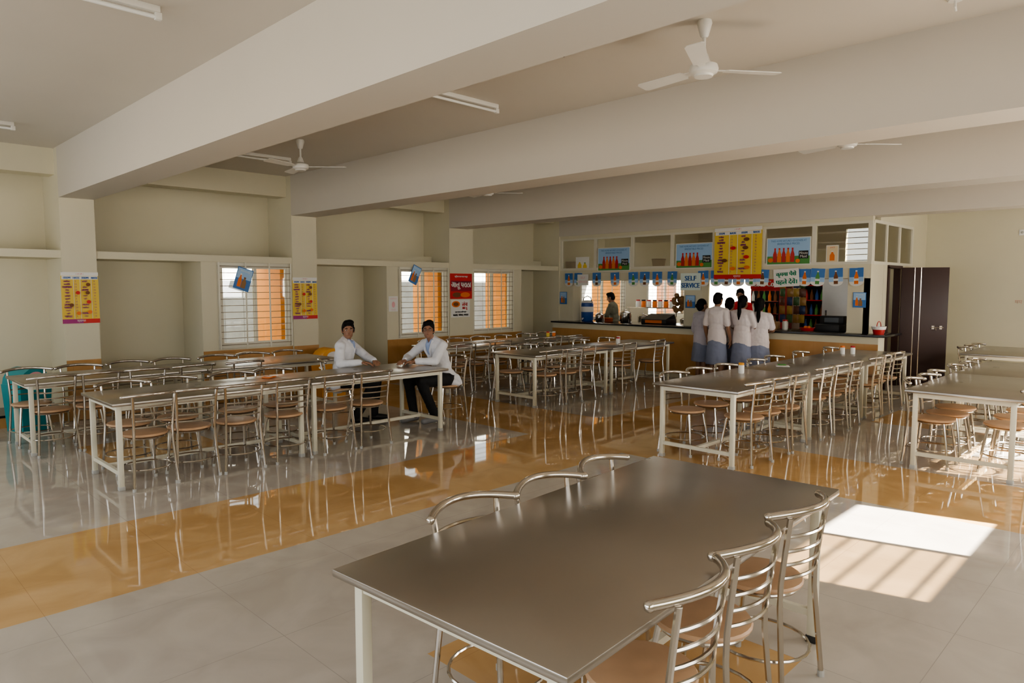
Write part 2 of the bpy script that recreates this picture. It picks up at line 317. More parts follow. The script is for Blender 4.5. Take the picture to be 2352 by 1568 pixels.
row(7.2,2,1.85,8.6,.95,[7.5,7.95,8.45,9.3,9.8,10.4],[7.6,8.2,8.8,9.4,10.0,10.6],'the back row','left',['steel-topped table under the windows behind the person with glasses','steel-topped table of the back row nearest the kitchen counter'],'')
row(6.1,3,1.85,3.05,.95,[6.55,6.98,7.42,8.25,8.7,9.15,9.95,10.4,10.9],[6.5,7.05,7.6,8.4,9.0,9.9,10.9],'the condiment row','front',['steel-topped table at the front of the row with condiment jars','middle steel-topped table of the row holding the green packet','steel-topped table with two capped jars beside the counter'],'')
row(7.4,2,1.85,1.05,.95,[7.9,8.4,8.9,9.6],[7.75,8.2,8.7,9.5,10.0,10.5],'the sunlit row','front',['steel-topped table standing over the sunlit patch at right','steel-topped table directly behind the sunlit one'],'')
row(12.1,1,1.85,1.6,.95,[12.6,13.1],[12.5,12.95,13.4],'far right table','front',['steel-topped table by the plain cream wall, farthest right'],'')
# ---------------------------------------------------------------- fans and tube lights
def make_fan():
    r=E('ceiling_fan'); b=MB(); b.lathe([(0,0),(.045,0),(.05,-.02),(.028,-.1),(.02,-.11),(0,-.11)],whiteM); b.build('canopy',r)
    b=MB(); b.tube([(0,0,-.1),(0,0,-.27)],.011,whiteM,10); b.lathe([(.011,-.2),(.026,-.22),(.042,-.27),(.011,-.28)],whiteM); b.build('down_rod',r)
    b=MB(); b.lathe([(0,-.27),(.042,-.275),(.09,-.293),(.097,-.318),(.09,-.342),(.065,-.355),(.06,-.368),(.0,-.373)],whiteM,n=28); b.build('motor',r)
    for k in range(3):
        M=Mx.Rotation(k*2*PI/3,4,'Z')@Mx.Translation((0,0,-.322))@Mx.Rotation(.16,4,'X'); b=MB()
        o=[(.08,-.018),(.145,-.026),(.16,-.05),(.52,-.06),(.54,-.045),(.54,.045),(.52,.06),(.16,.05),(.145,.026),(.08,.018)]; n=len(o)
        b.add([(x,y,.003) for x,y in o]+[(x,y,-.003) for x,y in o],[list(range(n)),list(range(2*n-1,n-1,-1))]+[[i,(i+1)%n,n+(i+1)%n,n+i] for i in range(n)],whiteM,M); b.build('blade',r)
    return r
fan=make_fan()
for i,(x,y,a,l) in enumerate([(4.33,2.47,3.55,'white three-bladed ceiling fan nearest the camera, at upper right'),(4.3,7.86,-.75,'white ceiling fan at left, hanging near the second column'),(7.55,2.66,-.75,'white ceiling fan at far right between second and third beams'),(7.5,7.95,-.75,'white ceiling fan half hidden under the middle beam')]):
    o=fan if i==0 else dup(fan,(0,0,0),0); o.location=(x,y,ZC); o.rotation_euler=(0,0,a); tag(o,l,'fan','ceiling fans')
def make_tube():
    r=E('tube_light'); b=MB(); b.box((-.6,-.02,-.04),(.6,.02,0),whiteM,.004); b.build('batten',r)
    for s in (-1,1): b=MB(); b.box((s*.59-.02,-.018,-.085),(s*.59+.02,.018,-.04),whiteM,.004); b.build('lamp_holder',r)
    b=MB(); b.tube([(-.57,0,-.068),(.57,0,-.068)],.013,tubeM,10); b.build('tube',r); return r
tb=make_tube()
for i,(x,y,l) in enumerate([(4.25,5.0,'tube light on the ceiling between first and second beams, centre'),(4.2,9.05,'tube light on the ceiling beside the left fan'),(1.08,4.82,'tube light at the top left corner of the view'),(1.08,9.25,'tube light at the left edge near the wall')]):
    o=tb if i==0 else dup(tb,(0,0,0),0); o.location=(x,y,ZC); tag(o,l,'light','ceiling tube lights')
# ---------------------------------------------------------------- lettering and posters
_tc={}
def tmesh(s):
    if s in _tc: return _tc[s]
    c=bpy.data.curves.new('t','FONT'); c.body=s; c.align_x='CENTER'; c.align_y='CENTER'; c.resolution_u=2
    o=bpy.data.objects.new('t',c); COL.objects.link(o); dg=bpy.context.evaluated_depsgraph_get(); dg.update()
    me=bpy.data.meshes.new_from_object(o.evaluated_get(dg)); vs=[v.co.copy() for v in me.vertices]; fs=[list(p.vertices) for p in me.polygons]
    bpy.data.objects.remove(o); bpy.data.curves.remove(c); bpy.data.meshes.remove(me)
    if vs:
        x0=min(v.x for v in vs);x1=max(v.x for v in vs);y0=min(v.y for v in vs);y1=max(v.y for v in vs)
        for v in vs: v.x-=(x0+x1)/2; v.y-=(y0+y1)/2
        w,h=x1-x0,y1-y0
    else: w=h=1; print('EMPTY TEXT',s)
    _tc[s]=(vs,fs,w,h); return _tc[s]
def items(b,its,w,h,y0=-.006):
    for i,it in enumerate(its):
        y=y0-.0005*i; k=it[0]; X=lambda f:(f-.5)*w; Z=lambda f:(f-.5)*h
        if k=='r': b.add([(X(it[1]),y,Z(it[2])),(X(it[3]),y,Z(it[2])),(X(it[3]),y,Z(it[4])),(X(it[1]),y,Z(it[4]))],[[0,1,2,3]],it[5])
        elif k=='e': b.add([(X(it[1])+it[3]*w*math.cos(a*PI/10),y,Z(it[2])+it[4]*h*math.sin(a*PI/10)) for a in range(20)],[list(range(20))],it[5])
        elif k in 'tT':
            vs,fs,tw,th=tmesh(it[1]); s=it[4]*h/th; sx=min(s,it[6]*w/tw if len(it)>6 else s)
            for dx in ((0,) if k=='t' else (-.006,0,.006)):
                b.add([(X(it[2])+v.x*sx+dx,y-abs(dx)*.05,Z(it[3])+v.y*s) for v in vs],fs,it[5])
        elif k=='b':   # bottle silhouette x,z,w,h,body,cap
            x,z,bw,bh=it[1:5]; b.add([(X(x+bw*p),y,Z(z+bh*q)) for p,q in ((-.5,0),(.5,0),(.5,.55),(.2,.8),(.2,.92),(-.2,.92),(-.2,.8),(-.5,.55))],[list(range(8))],it[5])
            b.add([(X(x+bw*p),y-.0002,Z(z+bh*q)) for p,q in ((-.22,.9),(.22,.9),(.22,1),(-.22,1))],[[0,1,2,3]],it[6])
def poster(name,label,cat,loc,rz,w,h,base,its,tilt=0,group=None):
    b=MB(); b.box((-w/2,-.005,-h/2),(w/2,0,h/2),base); items(b,its,w,h); o=b.build(name,None,loc,(0,tilt,rz)); return tag(o,label,cat,group)
def posterX(name,label,cat,px,base,its,x=KX-.012,**k):
    y0=ky(px[0],x);y1=ky(px[2],x);m=(px[0]+px[2])/2; zt=kz(m,px[1],x);zb=kz(m,px[3],x); return poster(name,label,cat,(x,(y0+y1)/2,(zt+zb)/2),-PI/2,y0-y1,zt-zb,base,its,**k)
def posterY(name,label,cat,px,base,its,y=YW-.055,**k):
    x0=wx(px[0],y);x1=wx(px[2],y);m=(px[0]+px[2])/2; zt=wz(m,px[1],y);zb=wz(m,px[3],y); return poster(name,label,cat,((x0+x1)/2,y,(zt+zb)/2),0,x1-x0,zt-zb,base,its,**k)
FOOD=['समोसा','कचोरी','वडापाव','पोहा','चहा','कॉफी','इडली','डोसा','उपमा','पराठा','लस्सी','दही','पापड','सँडवीच']
mag=C('magenta_ink',(.36,.03,.20))
def menu_items(n=13,strip=red):
    L=[('r',0,.93,1,1,wht),('t','॥ जय श्री ॥',.5,.965,.035,red,.5),('r',0,0,1,.085,strip),('r',.55,0,1,.085,red),('t','स्वागत',.5,.042,.05,wht,.6),('r',.02,.86,.98,.925,wht)]
    for x,s in ((.16,'ITEM'),(.4,'RATE'),(.64,'ITEM'),(.89,'RATE')): L.append(('T',s,x,.892,.038,nav,.17))
    for x in (.325,.5,.8): L.append(('r',x-.006,.09,x+.006,.925,wht))
    for k in range(n):
        z=.825-.057*k; L.append(('T',FOOD[k%14],.15,z,.038,pur,.24)); L.append(('t',str(5+k%6*5),.38,z,.03,pur,.08)); L.append(('t',str(8+k%5*4),.88,z,.03,pur,.08))
        if k%3!=1: L.append(('T',FOOD[(k+5)%14],.62,z,.036,pur,.2))
    for x,z,c in ((.7,.76,brn),(.42,.6,red),(.68,.6,brn),(.24,.36,brn),(.7,.42,red),(.42,.2,ora),(.72,.22,ora)): L.append(('e',x,z,.06,.035,c))
    return L
posterY('menu_board','yellow menu poster on the nearest column, ITEM and RATE columns','poster',(143,625,229,742),yel,menu_items(strip=mag))
posterY('menu_board','smaller yellow menu poster on the second column','poster',(673,637,729,732),yel,menu_items(strip=mag))
posterX('menu_board','large yellow menu board above the serving hatch','poster',(1638,522,1746,640),yel,menu_items(strip=red),x=KX-.05)
posterY('food_poster','red poster with large white Devanagari letters on the third column','poster',(1034,628,1084,686),red,[('T','स्टेशन का मजा मस्त',.5,.88,.1,wht,.9),('r',.03,.3,.97,.72,C('maroon',(.3,.01,.03))),('T','आलू पराठा',.5,.52,.3,wht,.9),('e',.3,.16,.2,.1,brn),('e',.68,.16,.22,.1,ora)])
posterY('lunch_poster','white lunch price poster below the red one','poster',(1036,688,1079,728),wht,[('e',.25,.75,.22,.18,ora),('e',.25,.75,.14,.11,brn),('T','लंच',.72,.76,.26,red,.4),('T','30/-रु.',.72,.5,.18,red,.4),('T','दाल चावल, दही-मठ्ठा',.5,.3,.12,blk,.9),('T','सलाद, पापड, अचार',.5,.12,.12,blk,.9)])
drink=[('r',.04,.04,.96,.96,blu2),('r',.04,.04,.96,.5,blu),('b',.3,.12,.22,.6,ora,wht),('b',.58,.1,.3,.5,tan,brn),('t','Refreshing',.5,.85,.09,wht,.8)]
o=poster('drink_poster','tilted blue drink poster on the bars of the nearest window','poster',(wx(561,YW-.04),YW-.041,wz(561,641,YW-.04)),0,.25,.34,blu,drink,tilt=.3)
o=poster('drink_poster','tilted blue drink poster on the bars of the middle window','poster',(wx(954,YW-.04),YW-.041,wz(954,631,YW-.04)),0,.2,.34,blu,drink,tilt=.42)
posterY('notice_sheet','small white notice sheet on the pier left of the middle window','notice',(893,680,914,715),wht,[('t','SILENCE',.5,.85,.1,pnk,.8),('e',.5,.45,.18,.2,pnk),('t','PLEASE',.5,.12,.08,pnk,.7)],y=YW-.002)
for px,l in (((1286,670,1302,698),'small blue drink poster on the left kitchen pillar'),((1574,678,1596,707),'small blue drink poster on the middle kitchen pillar'),((1958,671,1988,706),'small blue drink poster on the right kitchen pillar')): posterX('drink_poster',l,'poster',px,blu,drink)
ban=[('r',.02,.03,.98,.97,blu2),('r',.02,.03,.98,.32,grn),('t',"TAKE HOME NATURE'S GOODNESS AT",.5,.88,.07,nav,.8),('t','IRRESISTIBLE PRICES',.5,.77,.07,nav,.5)]+[('b',.2+.1*i,.1,.09,.52,ora if i%2 else redp,red) for i in range(5)]+[('r',.74,.22,.95,.5,blk),('t','Minute',.845,.42,.09,wht,.18),('t','Maid',.845,.3,.09,wht,.15),('e',.1,.18,.06,.08,ora),('e',.72,.14,.05,.07,ora)]
for px,l in (((1372,568,1446,622),'left juice bottle banner on the kitchen glazing'),((1550,558,1634,616),'middle juice bottle banner beside the large yellow menu'),((1757,545,1858,608),'right juice bottle banner on the kitchen glazing')): posterX('juice_banner',l,'poster',px,wht,ban,x=KX-.015)
posterX('juice_poster','small cream poster of a juice glass in the rightmost glazed panel','poster',(1893,563,1921,603),wht,[('r',.05,.05,.95,.95,C('cream_print',(.75,.62,.4))),('b',.5,.12,.4,.55,ora,wht),('t','JUICE',.5,.86,.1,red,.7)],x=KX+.015)
posterX('juice_poster','small white poster with yellow glass in the leftmost glazed panel','poster',(1322,590,1352,622),wht,[('b',.3,.1,.3,.6,yel,wht),('b',.7,.1,.3,.5,yel,grn)],x=KX+.015)
posterX('service_sign','pale sign reading SELF SERVICE in blue over the middle pillar','sign',(1562,627,1608,666),cyan,[('T','SELF',.5,.7,.28,nav,.62),('T','SERVICE',.5,.28,.28,nav,.9)],x=KX-.06)
posterX('service_sign','small white SELF SERVICE sheet with pale red letters at left end','sign',(1326,630,1351,655),wht,[('t','SELF',.5,.7,.2,pnk,.6),('t','SERVICE',.5,.32,.2,pnk,.85)],x=KX-.06)
posterX('payment_sign','white sign with green Devanagari letters over the right hatch','sign',(1775,617,1833,658),wht,[('T','कृपया पैसे',.5,.7,.36,dgr,.86),('T','पहले देवें।',.5,.28,.36,dgr,.86)],x=KX-.06,tilt=-.06)
# ---------------------------------------------------------------- bunting
def flagmesh(c):
    b=MB(); o=[(-.1,0),(.1,0),(.1,-.2)]+[(.1*math.cos(a*PI/8),-.2-.06*math.sin(a*PI/8)) for a in range(1,8)]+[(-.1,-.2)]
    n=len(o); b.add([(x,0,z) for x,z in o]+[(x,.002,z) for x,z in o],[list(range(n)),list(range(2*n-1,n-1,-1))]+[[i,(i+1)%n,n+(i+1)%n,n+i] for i in range(n)],wht)
    items(b,[('r',0,.25,1,1,blu),('r',0,.25,1,.5,blu2),('b',.5,.12,.3,.75,c,wht),('r',.32,.3,.68,.42,wht)],.196,.26,y0=-.001)
    for v in b.bm.verts:
        if v.co.y<-.0005: v.co.z-=.13
        v.co.x*=1.15; v.co.z*=1.15
    return b
FM=[]
for c in (ora,grn,brn):
    o=flagmesh(c).build('flag'); FM.append(o.data); bpy.data.objects.remove(o)
for pxs,l in (([1308,1330,1372,1413,1455,1482,1510,1545],'string of blue drink flags across the left serving hatch'),([1615,1645,1670,1696,1725,1752,1848,1878,1918,1965],'string of blue drink flags across the right serving hatch')):
    r=tag(E('bunting',(KX-.03,ky(pxs[0]),2.07)),l,'bunting','drink flag buntings'); y0=ky(pxs[0]); s=MB()
    s.tube([(0,ky(p)-y0+.12*k,0) for p,k in ((pxs[0],1),(pxs[len(pxs)//2],0),(pxs[-1],-1))],.003,wht,5); s.build('string',r)
    for i,p in enumerate(pxs):
        f=bpy.data.objects.new('flag',FM[i%3]); COL.objects.link(f); f.parent=r; f.location=(-.002*(i%3),ky(p)-y0,0); f.rotation_euler=(RN.uniform(-.05,.0),RN.uniform(-.06,.06),-PI/2+RN.uniform(-.1,.1))
# ---------------------------------------------------------------- kitchen counter
c=tag(E('serving_counter',(11.85,7,0)),'long serving counter with black granite top and orange tiled front','counter')
b=MB(); b.box((0,-3.4,0),(.26,3.43,.964),wallM); b.build('base',c)
b=MB(); b.box((-.012,-3.4,.08),(-.001,3.43,.85),dadoM); b.build('tile_front',c)
b=MB(); b.box((-.06,-3.5,.965),(.85,3.44,1.0),granM,.005); b.build('worktop',c)
def thing(name,label,cat,loc,parts,rz=0,group=None):
    r=tag(E(name,loc,rz),label,cat,group)
    for pn,fn in parts: b=MB(); fn(b); b.build(pn,r)
    return r
ZT=1.0
thing('water_cooler_jug','blue insulated water jug with white band and handle on the counter','jug',(12.45,ky(1349,12.45),ZT),[('body',lambda b:(b.lathe([(0,0),(.12,0),(.135,.02),(.14,.2)],navp),b.lathe([(.14,.2),(.142,.22),(.142,.3),(.14,.32)],wht),b.lathe([(.14,.32),(.135,.4),(0,.405)],navp))),('lid',lambda b:b.lathe([(.13,.405),(.13,.43),(.08,.46),(0,.465)],wht)),('handle',lambda b:b.tube([(0,.13,.38),(0,.1,.52),(0,0,.56),(0,-.1,.52),(0,-.13,.38)],.01,blk)),('tap',lambda b:b.tube([(-.13,0,.06),(-.18,0,.06),(-.18,0,.03)],.012,wht))])
def pot(r,h): return [('body',lambda b:b.lathe([(0,0),(r*.9,0),(r,.02),(r,h),(r*1.08,h+.005),(r*.96,h+.004),(0,h-.01)],steelM)),('lid',lambda b:b.lathe([(r,h+.006),(r*.6,h+.04),(.02,h+.05),(.02,h+.075),(0,h+.08)],steelM))]
thing('cooking_pot','steel pot beside the water jug','pot',(12.45,ky(1378,12.45),ZT),pot(.1,.14)); thing('cooking_pot','tall steel vessel near the black hotplate','pot',(12.5,ky(1437,12.5),ZT),pot(.13,.2))
thing('plate_stack','stack of orange plates on the counter','plates',(12.3,ky(1398,12.3),ZT),[('plate',(lambda z:lambda b:b.lathe([(0,z),(.07,z),(.1,z+.015),(.095,z+.018),(0,z+.006)],ora))(i*.018)) for i in range(5)])
thing('hotplate','black electric hotplate with sloping glass on the counter','hotplate',(12.4,ky(1510,12.4),ZT),[('body',lambda b:b.box((-.15,-.3,0),(.25,.3,.1),blk,.01)),('glass_cover',lambda b:b.add([(-.14,-.29,.1),(-.14,.29,.1),(.2,.29,.2),(.2,-.29,.2),(.24,.29,.1),(.24,-.29,.1)],[[0,1,2,3],[3,2,4,5],[0,3,5],[1,4,2]],C('smoked_cover',(.03,.03,.035),.1))),('food_tray',lambda b:b.box((-.152,-.2,.02),(-.145,.2,.08),ora))])
thing('kitchen_shelf','steel kitchen work table with lower shelf behind the counter','table',(14.3,9.0,0),[('top',lambda b:b.box((-.35,-1.1,.86),(.35,1.2,.9),steelM,.005))]+[('leg',(lambda x,y:lambda b:b.box((x-.02,y-.02,0),(x+.02,y+.02,.86),steelM))(x,y)) for x in (-.3,.3) for y in (-1.05,1.15)]+[('rack',lambda b:(b.box((.1,-.2,1.25),(.35,1.2,1.27),steelM),b.box((.12,-.19,.9),(.14,-.17,1.25),steelM),b.box((.12,1.17,.9),(.14,1.19,1.25),steelM)))])
for i in range(7): thing('storage_jar',['red lidded jar','clear jar with orange powder'][i%2]+' on the kitchen rack','jar',(14.52,9.0+.16*i,1.27),[('body',lambda b,i=i:b.lathe([(0,0),(.055,0),(.058,.02),(.058,.13),(.045,.15),(0,.15)],[clr,ora][i%2],n=12)),('lid',lambda b,i=i:b.lathe([(.05,.15),(.05,.18),(0,.182)],[redp,blk][i%2],n=12))],group=['red lidded jars','orange powder jars'][i%2])
for i in range(5): thing('cooking_pot','%s pot from left on the kitchen work table'%ORD[i],'pot',(14.05+.08*(i%2),9.95-.4*i,.9),pot(.1+.02*(i%3),.12+.04*(i%2)),group='pots on the kitchen work table')
def net(b):
    for i in range(26):
        a=RN.uniform(0,2*PI);z=RN.uniform(-.17,.15);rr=.09*math.sqrt(max(.1,1-(z/.2)**2)); b.ell((rr*math.cos(a),rr*math.sin(a),z),(.05,.05,.045),tan,n=8)
thing('bread_bag','net bag of bread buns hanging by the middle pillar','bag',(12.3,ky(1558,12.3),1.45),[('buns',net),('string',lambda b:b.tube([(0,0,.15),(0,0,.45)],.004,wht,5))])
# cold drink fridge, rack, cabinet
fx=14.2; fy=ky(1757,fx)
def fr(b): b.box((0,-.33,0),(.6,.33,1.92),redp,.01)
thing('drinks_fridge','red cold drink fridge with white script header behind the counter','fridge',(fx,fy,0),[('cabinet',fr),('header',lambda b:(b.box((-.02,-.33,1.72),(0,.33,1.94),redp,.004))),('door',lambda b:(b.box((-.015,-.3,.2),(-.002,.3,1.68),blk),))])
b=MB(); items(b,[('T','Coca-Cola',.5,.5,.6,wht,.9)],.6,.2); o=b.build('lettering',bpy.data.objects['drinks_fridge'],(-.02,0,1.83),(0,0,-PI/2))
for k in range(3):
    for i in range(5): thing('drink_bottle','soft drink bottle in front of the red fridge door','bottle',(fx-.06,fy-.24+.12*i,.95+.26*k),[('body',lambda b,i=i:b.lathe([(0,0),(.032,0),(.034,.1),(.014,.17),(.014,.2)],[brn,ora,grn,brn,clr][i],n=10)),('cap',lambda b:b.lathe([(.016,.2),(.016,.215),(0,.216)],redp,n=10))],group='bottles at the red fridge')
thing('bottle_shelf','wire bottle ledges on the fridge front','shelf',(fx-.06,fy,0),[('ledge',(lambda z:lambda b:b.box((-.05,-.3,z-.012),(.04,.3,z),steelM))(.95+.26*k)) for k in range(3)])
rx=14.3; ry=ky(1877,rx)
thing('drinks_rack','black and red shelf rack of bottles behind the counter','rack',(rx,ry,0),[('frame',lambda b:(b.box((.3,-.33,0),(.33,.33,2.0),blk),b.box((0,-.35,0),(.33,-.33,2.0),blk),b.box((0,.33,0),(.33,.35,2.0),blk)))]+[('shelf',(lambda z:lambda b:b.box((0,-.33,z-.02),(.3,.33,z),redp))(z)) for z in (.9,1.2,1.5,1.8)])
for k in range(3):
    for i in range(6): thing('drink_bottle','soft drink bottle on the black and red rack','bottle',(rx+.1,ry-.26+.105*i,.9+.3*k),[('body',lambda b,i=i,k=k:b.lathe([(0,0),(.034,0),(.036,.1),(.014,.18),(.014,.21)],[brn,redp,blk,brn,grn,navp][(i+k)%6],n=10))],group='bottles on the rack')
thing('steel_cabinet','plain stainless cabinet behind the right end of counter','cabinet',(14.2,ky(1930,14.2),0),[('body',lambda b:b.box((0,-.36,0),(.6,.36,1.95),mat('pale_steel',(.62,.63,.64),.4,.5),.01)),('handle',lambda b:b.box((-.03,.25,.9),(0,.28,1.3),steelM))])
def packet(c):
    def f(b):
        n=5;vs=[];fs=[]
        for sgn in (1,-1):
            o=len(vs)
            for i in range(n):
                for j in range(n):
                    u=i/(n-1)*2-1;v=j/(n-1)*2-1; vs.append((sgn*.018*(1-u*u)*(1-v*v),.06*u,.08*v))
            for i in range(n-1):
                for j in range(n-1): fs.append([o+i*n+j,o+(i+1)*n+j,o+(i+1)*n+j+1,o+i*n+j+1])
        b.add(vs,fs,c)
    return f
def D(n,c): return C(n,c,.3)
PK=[(D('yellow_foil',(.36,.25,.06)),'yellow'),(D('green_foil',(.06,.13,.05)),'green'),(D('brown_foil',(.13,.05,.03)),'brown'),(D('ochre_foil',(.30,.17,.05)),'ochre'),(D('dark_blue_foil',(.03,.05,.13)),'blue')]
for s in range(4):
    for k in range(5):
        c,n=PK[(s*2+k)%5]; yy=ky(1797+s*15,13.6)+RN.uniform(-.015,.015); thing('snack_packet',n+' snack packet hanging in a strip behind the right hatch','packet',(13.6,yy,1.82-.17*k),[('pouch',packet(c))],rz=RN.uniform(-.25,.25),group=n+' hanging snack packets')
    thing('packet_strip','thin strip holding hanging snack packets','strip',(13.645,ky(1797+s*15,13.6),1.0),[('band',lambda b:b.box((-.003,-.01,.05),(.003,.01,1.05),dgy))],group='packet strips')
thing('packet_rail','steel rail from which snack packet strips hang','rail',(13.66,ky(1820,13.66),2.03),[('rod',lambda b:b.tube([(0,-.5,0),(0,.5,0)],.01,steelM))])
thing('carton','small brown carton at the till on the counter','box',(12.4,ky(1775,12.4),ZT),[('body',lambda b:b.box((-.1,-.1,0),(.1,.1,.13),C('cardboard',(.42,.26,.12)),.003)),('flap',lambda b:b.box((-.1,-.1,.13),(-.09,.1,.17),tan))])
thing('glass_jar','clear jar with red lid on the counter near the till','jar',(12.35,ky(1804,12.35),ZT),[('body',lambda b:b.lathe([(0,0),(.05,0),(.053,.02),(.053,.13),(.04,.15),(0,.15)],clr)),('lid',lambda b:b.lathe([(.045,.15),(.045,.175),(0,.177)],redp))])
thing('weighing_machine','black boxy machine with screen at right end of counter','machine',(12.4,ky(1908,12.4),ZT),[('body',lambda b:(b.box((-.15,-.2,0),(.2,.2,.12),blk,.01),b.box((.05,-.2,.12),(.2,.2,.26),blk,.01))),('screen',lambda b:b.box((.045,-.12,.15),(.05,.12,.23),C('dark_screen',(.06,.07,.08),.15)))])
thing('snack_tray','red tray of snacks on the counter beside the machine','tray',(12.3,ky(1856,12.3),ZT),[('tray',lambda b:b.lathe([(0,0),(.11,0),(.14,.05),(.13,.05),(.1,.012),(0,.012)],redp)),('snacks',lambda b:[b.ell((.05*math.cos(i),.05*math.sin(i*1.7),.05),(.035,.03,.03),ora,n=8) for i in range(6)])])
# ledge basket, red weave basket
thing('plastic_basket','red and white plastic basket on the counter end by the door','basket',(12.05,3.66,ZT),[('bowl',lambda b:(b.lathe([(0,0),(.075,0),(.095,.09),(.1,.09)],redp),b.lathe([(.098,.09),(.105,.13),(.11,.13),(.1,.08)],wht))),('handle',lambda b:b.tube([(.1*math.cos(a*PI/8),0,.12+.09*math.sin(a*PI/8)) for a in range(9)],.006,redp))])
for i,(px,l) in enumerate(((1311,'brown wicker basket behind the leftmost glazed panel'),(1511,'brown wicker basket behind the glazed panel left of the menu'))): thing('wicker_basket',l,'basket',(12.45,ky(px,12.45),2.13),[('bowl',lambda b:b.lathe([(0,0),(.1,0),(.13,.1),(.14,.2),(.13,.2),(.09,.02),(0,.02)],tan)),('rim',lambda b:b.tube([(.138*math.cos(a*PI/10),.138*math.sin(a*PI/10),.2) for a in range(20)],.012,brn,6,True))])
# ---------------------------------------------------------------- table-top things
def jar(name,label,x,y,body,lid,group=None): thing(name,label,'jar',(x,y,.77),[('body',lambda b:b.lathe([(0,0),(.032,0),(.034,.01),(.034,.085),(.028,.095),(0,.095)],body,n=14)),('lid',lambda b:b.lathe([(.031,.095),(.031,.12),(0,.122)],lid,n=14))],group=group)
jar('condiment_jar','pale condiment jar alone on the near end of condiment row',7.5,3.72,wht,mar); jar('condiment_jar','left of two capped jars at the far end of condiment row',10.75,3.75,wht,ora); jar('condiment_jar','right of two capped jars at the far end of condiment row',10.85,3.64,wht,redp)
thing('snack_wrapper','green and white wrapper lying on the condiment row','wrapper',(8.55,3.7,.772),[('sheet',lambda b:b.box((-.12,-.08,0),(.05,.08,.006),wht,.002)),('packet',lambda b:b.box((0,-.05,.006),(.1,.05,.016),grn,.005))],rz=.5)
jar('condiment_jar','red lidded jar on the centre row near the students',9.9,7.2,wht,redp); jar('condiment_jar','white jar on the centre row beside the red one',10.05,7.3,clr,wht)
jar('condiment_jar','yellow jar on the back row table by the counter',10.2,9.1,yel,redp); jar('condiment_jar','orange jar on the back row table by the counter',10.32,9.05,ora,wht)
px_,py_=pt(618,866,.775)
thing('food_packet','flat orange packet lying on the table left of the seated pair','packet',(px_,py_,.771),[('pouch',lambda b:b.box((-.07,-.05,0),(.07,.05,.012),ora,.005)),('label_patch',lambda b:b.box((-.03,-.03,.012),(.03,.03,.014),wht))],rz=.6)
# ---------------------------------------------------------------- bins, switches
def bin_(name,label,loc,m,rz,k=1): 
    def body(b):
        pr=[(-.22*k,-.16,0),(.22*k,-.16,0),(.22*k,.16,0),(-.22*k,.16,0),(-.26*k,-.19,.58),(.26*k,-.19,.58),(.26*k,.19,.58),(-.26*k,.19,.58)]
        b.add(pr,[[3,2,1,0],[0,1,5,4],[1,2,6,5],[2,3,7,6],[3,0,4,7],[4,5,6,7]],m)
    def lid(b):
        n=9; L=[(-.25*k*math.cos(PI*i/(n-1)),.58+.20*math.sin(PI*i/(n-1))) for i in range(n)]
        vs=[(x,-.18,z) for x,z in L]+[(x,.18,z) for x,z in L]
        b.add(vs,[list(range(n)),list(range(2*n-1,n-1,-1))]+[[i,i+1,n+i+1,n+i] for i in range(n-1)],m)
    thing(name,label,'bin',loc,[('body',body),('lid',lid),('flap',lambda b:b.add([(.13*k*math.cos(a*PI/10),-.185,.66+.07*math.sin(a*PI/10)) for a in range(20)],[list(range(20))],pnk if m is teal else wht))],rz)
bin_('litter_bin','teal swing-top litter bin against the left wall niche',(1.84,10.2,0),teal,.35,.72)
bin_('litter_bin','mustard litter bin behind the person without glasses',(wx(757,9.98),10.02,0),mar,-.1,.9)
thing('wall_switch','small round white fitting on the plain far wall','switch',(15.2,ky(2338,15.2),kz(2338,534,15.2)),[('plate',lambda b:b.box((-.012,-.05,-.05),(-.001,.05,.05),wht,.004)),('knob',lambda b:b.ell((-.015,0,0),(.01,.02,.02),capM))])
b=MB(); items(b,[('t','गप',.5,.5,.6,C('faded_red',(.62,.36,.28)),.7)],.26,.1,y0=-.002); tag(b.build('red_writing',None,(15.196,ky(2338,15.2),kz(2338,693,15.2)),(0,0,-PI/2)),'faint red writing on the far cream wall','writing')
thing('ceiling_hook','small dark fan hook under the ceiling near the first beam','hook',(*pt(1293,112,ZC),ZC),[('plate',lambda b:b.lathe([(0,-.012),(.045,-.012),(.05,0),(0,0)],blk)),('hook',lambda b:b.tube([(0,0,-.01),(0,0,-.04),(.015,0,-.055)],.006,blk))])
thing('ceiling_hook','white ceiling hook at the top right edge','hook',(*pt(2195,-4,ZC),ZC),[('plate',lambda b:b.lathe([(0,-.015),(.04,-.015),(.05,0),(0,0)],whiteM)),('hook',lambda b:b.tube([(0,0,-.01),(0,0,-.05),(.02,0,-.07)],.008,whiteM))])
